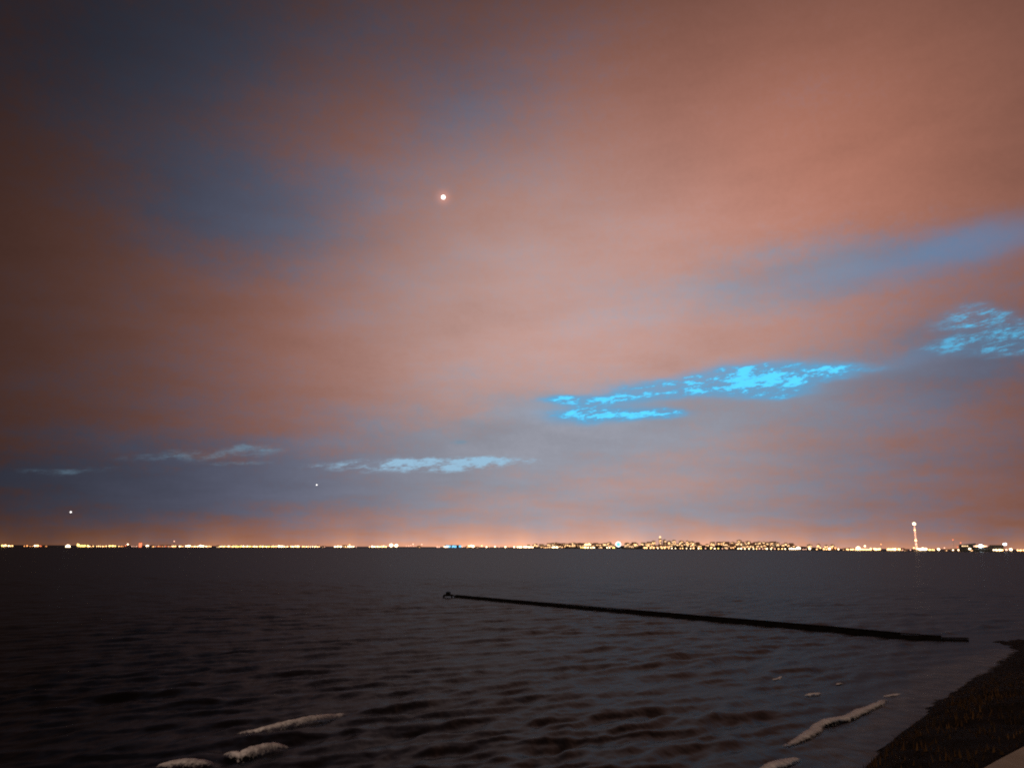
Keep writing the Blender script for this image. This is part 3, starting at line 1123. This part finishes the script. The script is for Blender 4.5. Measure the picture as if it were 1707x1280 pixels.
def hall(u, wpx, hpx, v_top_lit, back, label, lightmat, dark='render', name='lit_hall', cat='building', frac=0.6):
    """a long low building with one glowing glazed band"""
    p = far(u, 0, back)
    m_ = mpp(p)
    w, h = wpx * m_, hpx * m_
    d = 22.0
    root = empty(name, (p.x, p.y, ground_z(u, back) - 0.4), -math.atan2(p.x, p.y))
    tag(root, label, cat)
    link('wall', box('wall', -w / 2, w / 2, -d / 2, d / 2, 0, h), M[dark], root)
    link('roof', box('roof', -w / 2 - 0.6, w / 2 + 0.6, -d / 2 - 0.6, d / 2 + 0.6, h + 0.01, h + 0.22 * m_), M['roof'], root)
    nb = max(3, int(wpx / 1.9))
    for i in range(nb):
        x0 = -w / 2 + w * (i + 0.06) / nb
        x1 = -w / 2 + w * (i + 0.94) / nb
        j = random.uniform(-0.10, 0.06) * h
        if wpx > 6 and random.random() < 0.15:
            continue
        link('window', box('window', x0, x1, -d / 2 - 0.3, -d / 2 - 0.1, h * (0.92 - frac) + j, h * 0.92 + j), M[lightmat], root)
    return root, w, h, d, m_


hall(140, 12, 4.0, 0, 20, 'long yellow lit hall among the leftmost shore lights', 'yellow')
hall(130, 3.6, 6.0, 0, 20, 'narrow yellow floodlit block beside the long yellow hall', 'yellow', name='floodlit_block')
hall(872.5, 13, 3.2, 0, 30, 'wide warm white lit hall where the hillside town begins', 'white')
hall(981, 12, 8.6, 0, 60, 'town building with a bright white band under its roof', 'warm', frac=0.25)
hall(755, 27, 4.6, 0, 24, 'long low waterfront building glowing bright cyan', 'cyan', 'dark_wall', frac=0.7)
hall(1432, 38, 3.2, 0, 20, 'long brilliant white lit hall right of the town', 'warm', frac=0.45)
lamp(1431, 915.8, 'white', 6.0, 2, 'brilliant floodlight in front of the long white hall', None, 'floodlight')
hall(1490, 20, 4.4, 0, 24, 'warm yellow lit hall left of the tall mast tower', 'warm')
hall(233.5, 4.6, 8.0, 0, 60, 'tall red lit block among the left shore lights', 'red', 'brick', 'red_lit_block', frac=0.85)


def dome(u, rpx, back, label, matname, lift=0.0, name='lit_dome'):
    p = far(u, 0, back)
    m_ = mpp(p)
    r0 = rpx * m_
    root = empty(name, (p.x, p.y, ground_z(u, back) - 0.4))
    tag(root, label, 'dome')
    base = lift * m_ + 1.0
    link('drum', cyl('drum', r0 * 0.92, r0 * 0.92, 0, base, 20), M['render'], root)
    bm = bmesh.new()
    bmesh.ops.create_uvsphere(bm, u_segments=20, v_segments=12, radius=r0)
    bmesh.ops.delete(bm, geom=[v for v in bm.verts if v.co.z < -0.02 * r0], context='VERTS')
    for v in bm.verts:
        v.co.z = v.co.z + base + 0.02
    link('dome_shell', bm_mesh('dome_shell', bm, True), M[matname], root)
    link('finial', cyl('finial', 0.5, 0.2, base + r0, base + r0 * 1.35, 6), M['steel'], root)


dome(113, 3.6, 20, 'white glowing dome on the far shore left of the yellow hall', 'white')
dome(1331, 3.6, 40, 'white glowing dome between hillside town and long white hall', 'white', 1.6)


# the cyan and white lit big wheel in the town
p = far(1031, 0, 60)
m_ = mpp(p)
wheel = empty('big_wheel', (p.x, p.y, ground_z(1031, 60) - 0.4), -math.atan2(p.x, p.y))
tag(wheel, 'round wheel shaped light glowing white and cyan in the town', 'wheel')
rc, zc = 4.2 * m_, 7.2 * m_


def ring(name, rr, tube, zc_, mat, parent, n1=28, n2=6):
    bm = bmesh.new()
    vs = [[bm.verts.new(((rr + tube * math.cos(b)) * math.cos(a), tube * math.sin(b), zc_ + (rr + tube * math.cos(b)) * math.sin(a)))
           for b in np.linspace(0, 2 * math.pi, n2, endpoint=False)] for a in np.linspace(0, 2 * math.pi, n1, endpoint=False)]
    for i in range(n1):
        for j in range(n2):
            bm.faces.new((vs[i][j], vs[(i + 1) % n1][j], vs[(i + 1) % n1][(j + 1) % n2], vs[i][(j + 1) % n2]))
    return link(name, bm_mesh(name, bm, True), mat, parent)


ring('rim', rc * 0.9, rc * 0.12, zc, M['wheel_rim'], wheel)
link('hub', ball('hub', rc * 0.72, zc, 2), M['cyan'], wheel)
for k in range(8):
    a = math.pi * k / 4
    o = link('spoke', box('spoke', 0.0, rc * 0.85, -0.4, 0.4, -rc * 0.09, rc * 0.09), M['cyan'], wheel)
    o.location = (0, 0, zc)
    o.rotation_euler = (0, -a, 0)
for s in (-1, 1):
    bm = bmesh.new()
    a = [bm.verts.new((x + s * 0, y, z)) for x, y, z in ((s * rc * 0.8 - 0.5, -1, 0), (s * rc * 0.8 + 0.5, -1, 0), (0.5, -1, zc), (-0.5, -1, zc))]
    c = [bm.verts.new(v.co + Vector((0, 2, 0))) for v in a]
    bm.faces.new(a)
    bm.faces.new(c[::-1])
    for i in range(4):
        bm.faces.new((a[i], c[i], c[(i + 1) % 4], a[(i + 1) % 4]))
    link('leg', bm_mesh('leg', bm), M['steel'], wheel)


# the tall lit mast tower
p = far(1528.3, 0, 20)
m_ = mpp(p)
H_ = 43.5 * m_
tower = empty('mast_tower', (p.x, p.y, 1.8))
tag(tower, 'tall slender tower lit pinkish with a bright white light on top', 'tower')
shaft_m = M['steel']
link('shaft', cyl('shaft', 1.55 * m_, 0.95 * m_, 0, H_ - 3 * m_, 12), M['tower_glow'], tower)  # floodlighting on the shaft is given as the shaft's own glow
link('base_hall', box('base hall', -4 * m_, 5 * m_, -8, 8, 0, 2.6 * m_), M['render'], tower)
for k, (f, rr, hh, mt) in enumerate(((0.04, 1.9, 3.0, 'pink'), (0.14, 1.7, 1.6, 'orange'), (0.22, 1.65, 2.6, 'pink'), (0.31, 1.5, 1.0, 'orange'), (0.38, 1.7, 2.4, 'warm'),
                                     (0.47, 1.45, 1.0, 'warm'), (0.54, 1.4, 2.2, 'pink'), (0.63, 1.35, 1.5, 'orange'), (0.70, 1.3, 2.4, 'pink'), (0.80, 1.35, 1.8, 'warm'), (0.88, 1.2, 1.4, 'pink'))):
    link('light_ring', cyl('light ring', rr * 0.86 * m_, rr * 0.86 * m_, f * (H_ - 3 * m_), f * (H_ - 3 * m_) + hh * m_, 10), M[mt], tower)
link('gallery', cyl('gallery', 2.2 * m_, 2.6 * m_, H_ - 3.4 * m_, H_ - 2.4 * m_, 12), M['render'], tower)
link('top_light', ball('top light', 2.5 * m_, H_, 2, 0.9), M['white'], tower)


# slim masts with warning lights
def mast(u, v, matname, size, label, back=30):
    p = far(u, 0, back)
    m_ = mpp(p)
    rr = ray(u, v)
    z = EYE + rr.z / math.hypot(rr.x, rr.y) * math.hypot(p.x, p.y)
    root = empty('radio_mast', (p.x, p.y, 1.8))
    tag(root, label, 'mast')
    o = link('pole', pole_me, None, root)
    o.scale = (7, 7, z - 1.8)
    o = link('lamp_head', head_me[matname], None, root)
    o.location = (0, 0, z - 1.8)
    o.scale = (size * 0.5 * m_,) * 3


mast(289.5, 902, 'pink', 2.2, 'slim mast with a small pink light above the left shore')
mast(212.5, 907, 'white', 2.6, 'short mast with a white light left of the red block')
mast(209, 909.3, 'red', 2.2, 'short mast with a red light close by the white lit mast')
mast(582.5, 908, 'warm', 2.0, 'short mast with a warm light above the shore left of centre')
mast(1442.5, 910, 'white', 3.0, 'short bright mast rising over the long white hall')
mast(1469.5, 907, 'orange', 2.0, 'thin orange lit mast between the white and yellow halls')
mast(1590.5, 899.5, 'red', 2.4, 'taller mast with a red light left of the dark block')
mast(1603, 904.5, 'red', 2.6, 'shorter mast with a red light over the dark block')
mast(1597, 911.5, 'red', 2.2, 'lowest red lit mast beside the dark block')


# the dark block and the big lit waterfront building
def placed(u, back):
    p = far(u, 0, back)
    return p, mpp(p), -math.atan2(p.x, p.y)


p, m_, rz = placed(1613.5, 12)
dk = empty('dark_block', (p.x, p.y, 1.0), rz)
tag(dk, 'dark square waterfront block with a thin lit strip under its roof', 'building')
W2 = 12.0 * m_
link('wall', box('wall', -W2, W2, -12, 12, 0, 10.5 * m_), M['dark_wall'], dk)
bm = bmesh.new()
a = [(-W2 - 0.8, 10.5), (-W2 * .3, 11.4), (W2 + 0.8, 13.0), (W2 + 0.8, 10.5)]
f_ = [bm.verts.new((x, -12.8, z * m_ + 0.02)) for x, z in a]
k_ = [bm.verts.new((x, 12.8, z * m_ + 0.02)) for x, z in a]
bm.faces.new(f_)
bm.faces.new(k_[::-1])
for i in range(4):
    bm.faces.new((f_[i], k_[i], k_[(i + 1) % 4], f_[(i + 1) % 4]))
link('roof', bm_mesh('roof', bm), M['dark_wall'], dk)
for x0, x1 in ((-8, -5), (-4.2, -2), (-1, 1.2)):
    link('window', box('window', x0 * m_, x1 * m_, -12.4, -12.1, 8.0 * m_, 9.3 * m_), M['window_pale'], dk)
link('floodlight', ball('floodlight', 1.9 * m_, 4.2 * m_, 2, 0.7, -13.5, 3.0 * m_), M['white'], dk)
link('window', box('window', 4 * m_, 7 * m_, -12.4, -12.1, 0.8 * m_, 1.9 * m_), M['window_warm'], dk)

p, m_, rz = placed(1650, 14)
big = empty('waterfront_building', (p.x, p.y, 1.0), rz)
tag(big, 'big waterfront building with brilliant white rooftop light and teal slab roof', 'building')
link('wall', box('wall', -22 * m_, 20 * m_, -14, 14, 0, 7.6 * m_), M['dark_wall'], big)
link('roof', box('roof', -24 * m_, 0 * m_, -15, 15, 7.6 * m_ + .02, 8.6 * m_), M['dark_wall'], big)
link('slab_roof', box('slab roof', 0.2 * m_, 20 * m_, -15.5, 15.5, 7.7 * m_, 10.4 * m_, 0.4), M['dark_wall'], big)
link('roof_light', ball('roof light', 3.6 * m_, 8.8 * m_, 2, 0.62, -15, -12 * m_), M['cold'], big)
for x0, x1, mt in ((-22, -20, 'pink'), (-19.6, -16.2, 'warm'), (-8, -5.4, 'warm'), (-5, -2.5, 'pink')):
    link('lit_panel', box('lit panel', x0 * m_, x1 * m_, -15.5, -15.1, 7.7 * m_, 9.4 * m_), M[mt], big)
link('end_light', ball('end light', 2.6 * m_, 11.8 * m_, 2, 0.62, -10, 22 * m_), M['cold'], big)
link('end_mast', cyl('end mast', 0.5, 0.4, 0, 11 * m_, 6, 22 * m_, -10), M['steel'], big)
for i in range(10):
    x0 = -20 + i * 3.8
    link('window', box('window', x0 * m_, (x0 + 2.6) * m_, -14.3, -14.1, 4.2 * m_, 5.6 * m_), M['steel'], big)

# ------------------------------------------------------------------ moon and stars
D = 42000.0
mo = link('moon', ball('moon', 0.0027 * D, 0, 4), M['moon'])
mo.location = Vector((0, 0, EYE)) + MOON_DIR * D
tag(mo, 'small bright moon shining through the cloud', 'moon')
for (u, v, r_, lab) in ((118, 853.3, 0.0009, 'bright white star low over the leftmost shore lights'),
                        (528, 808, 0.0008, 'faint star under the pale cloud streak left of centre')):
    st = link('star', ball('star', r_ * D, 0, 3), M['star'])
    st.location = Vector((0, 0, EYE)) + ray(u, v) * D
    tag(st, lab, 'star')
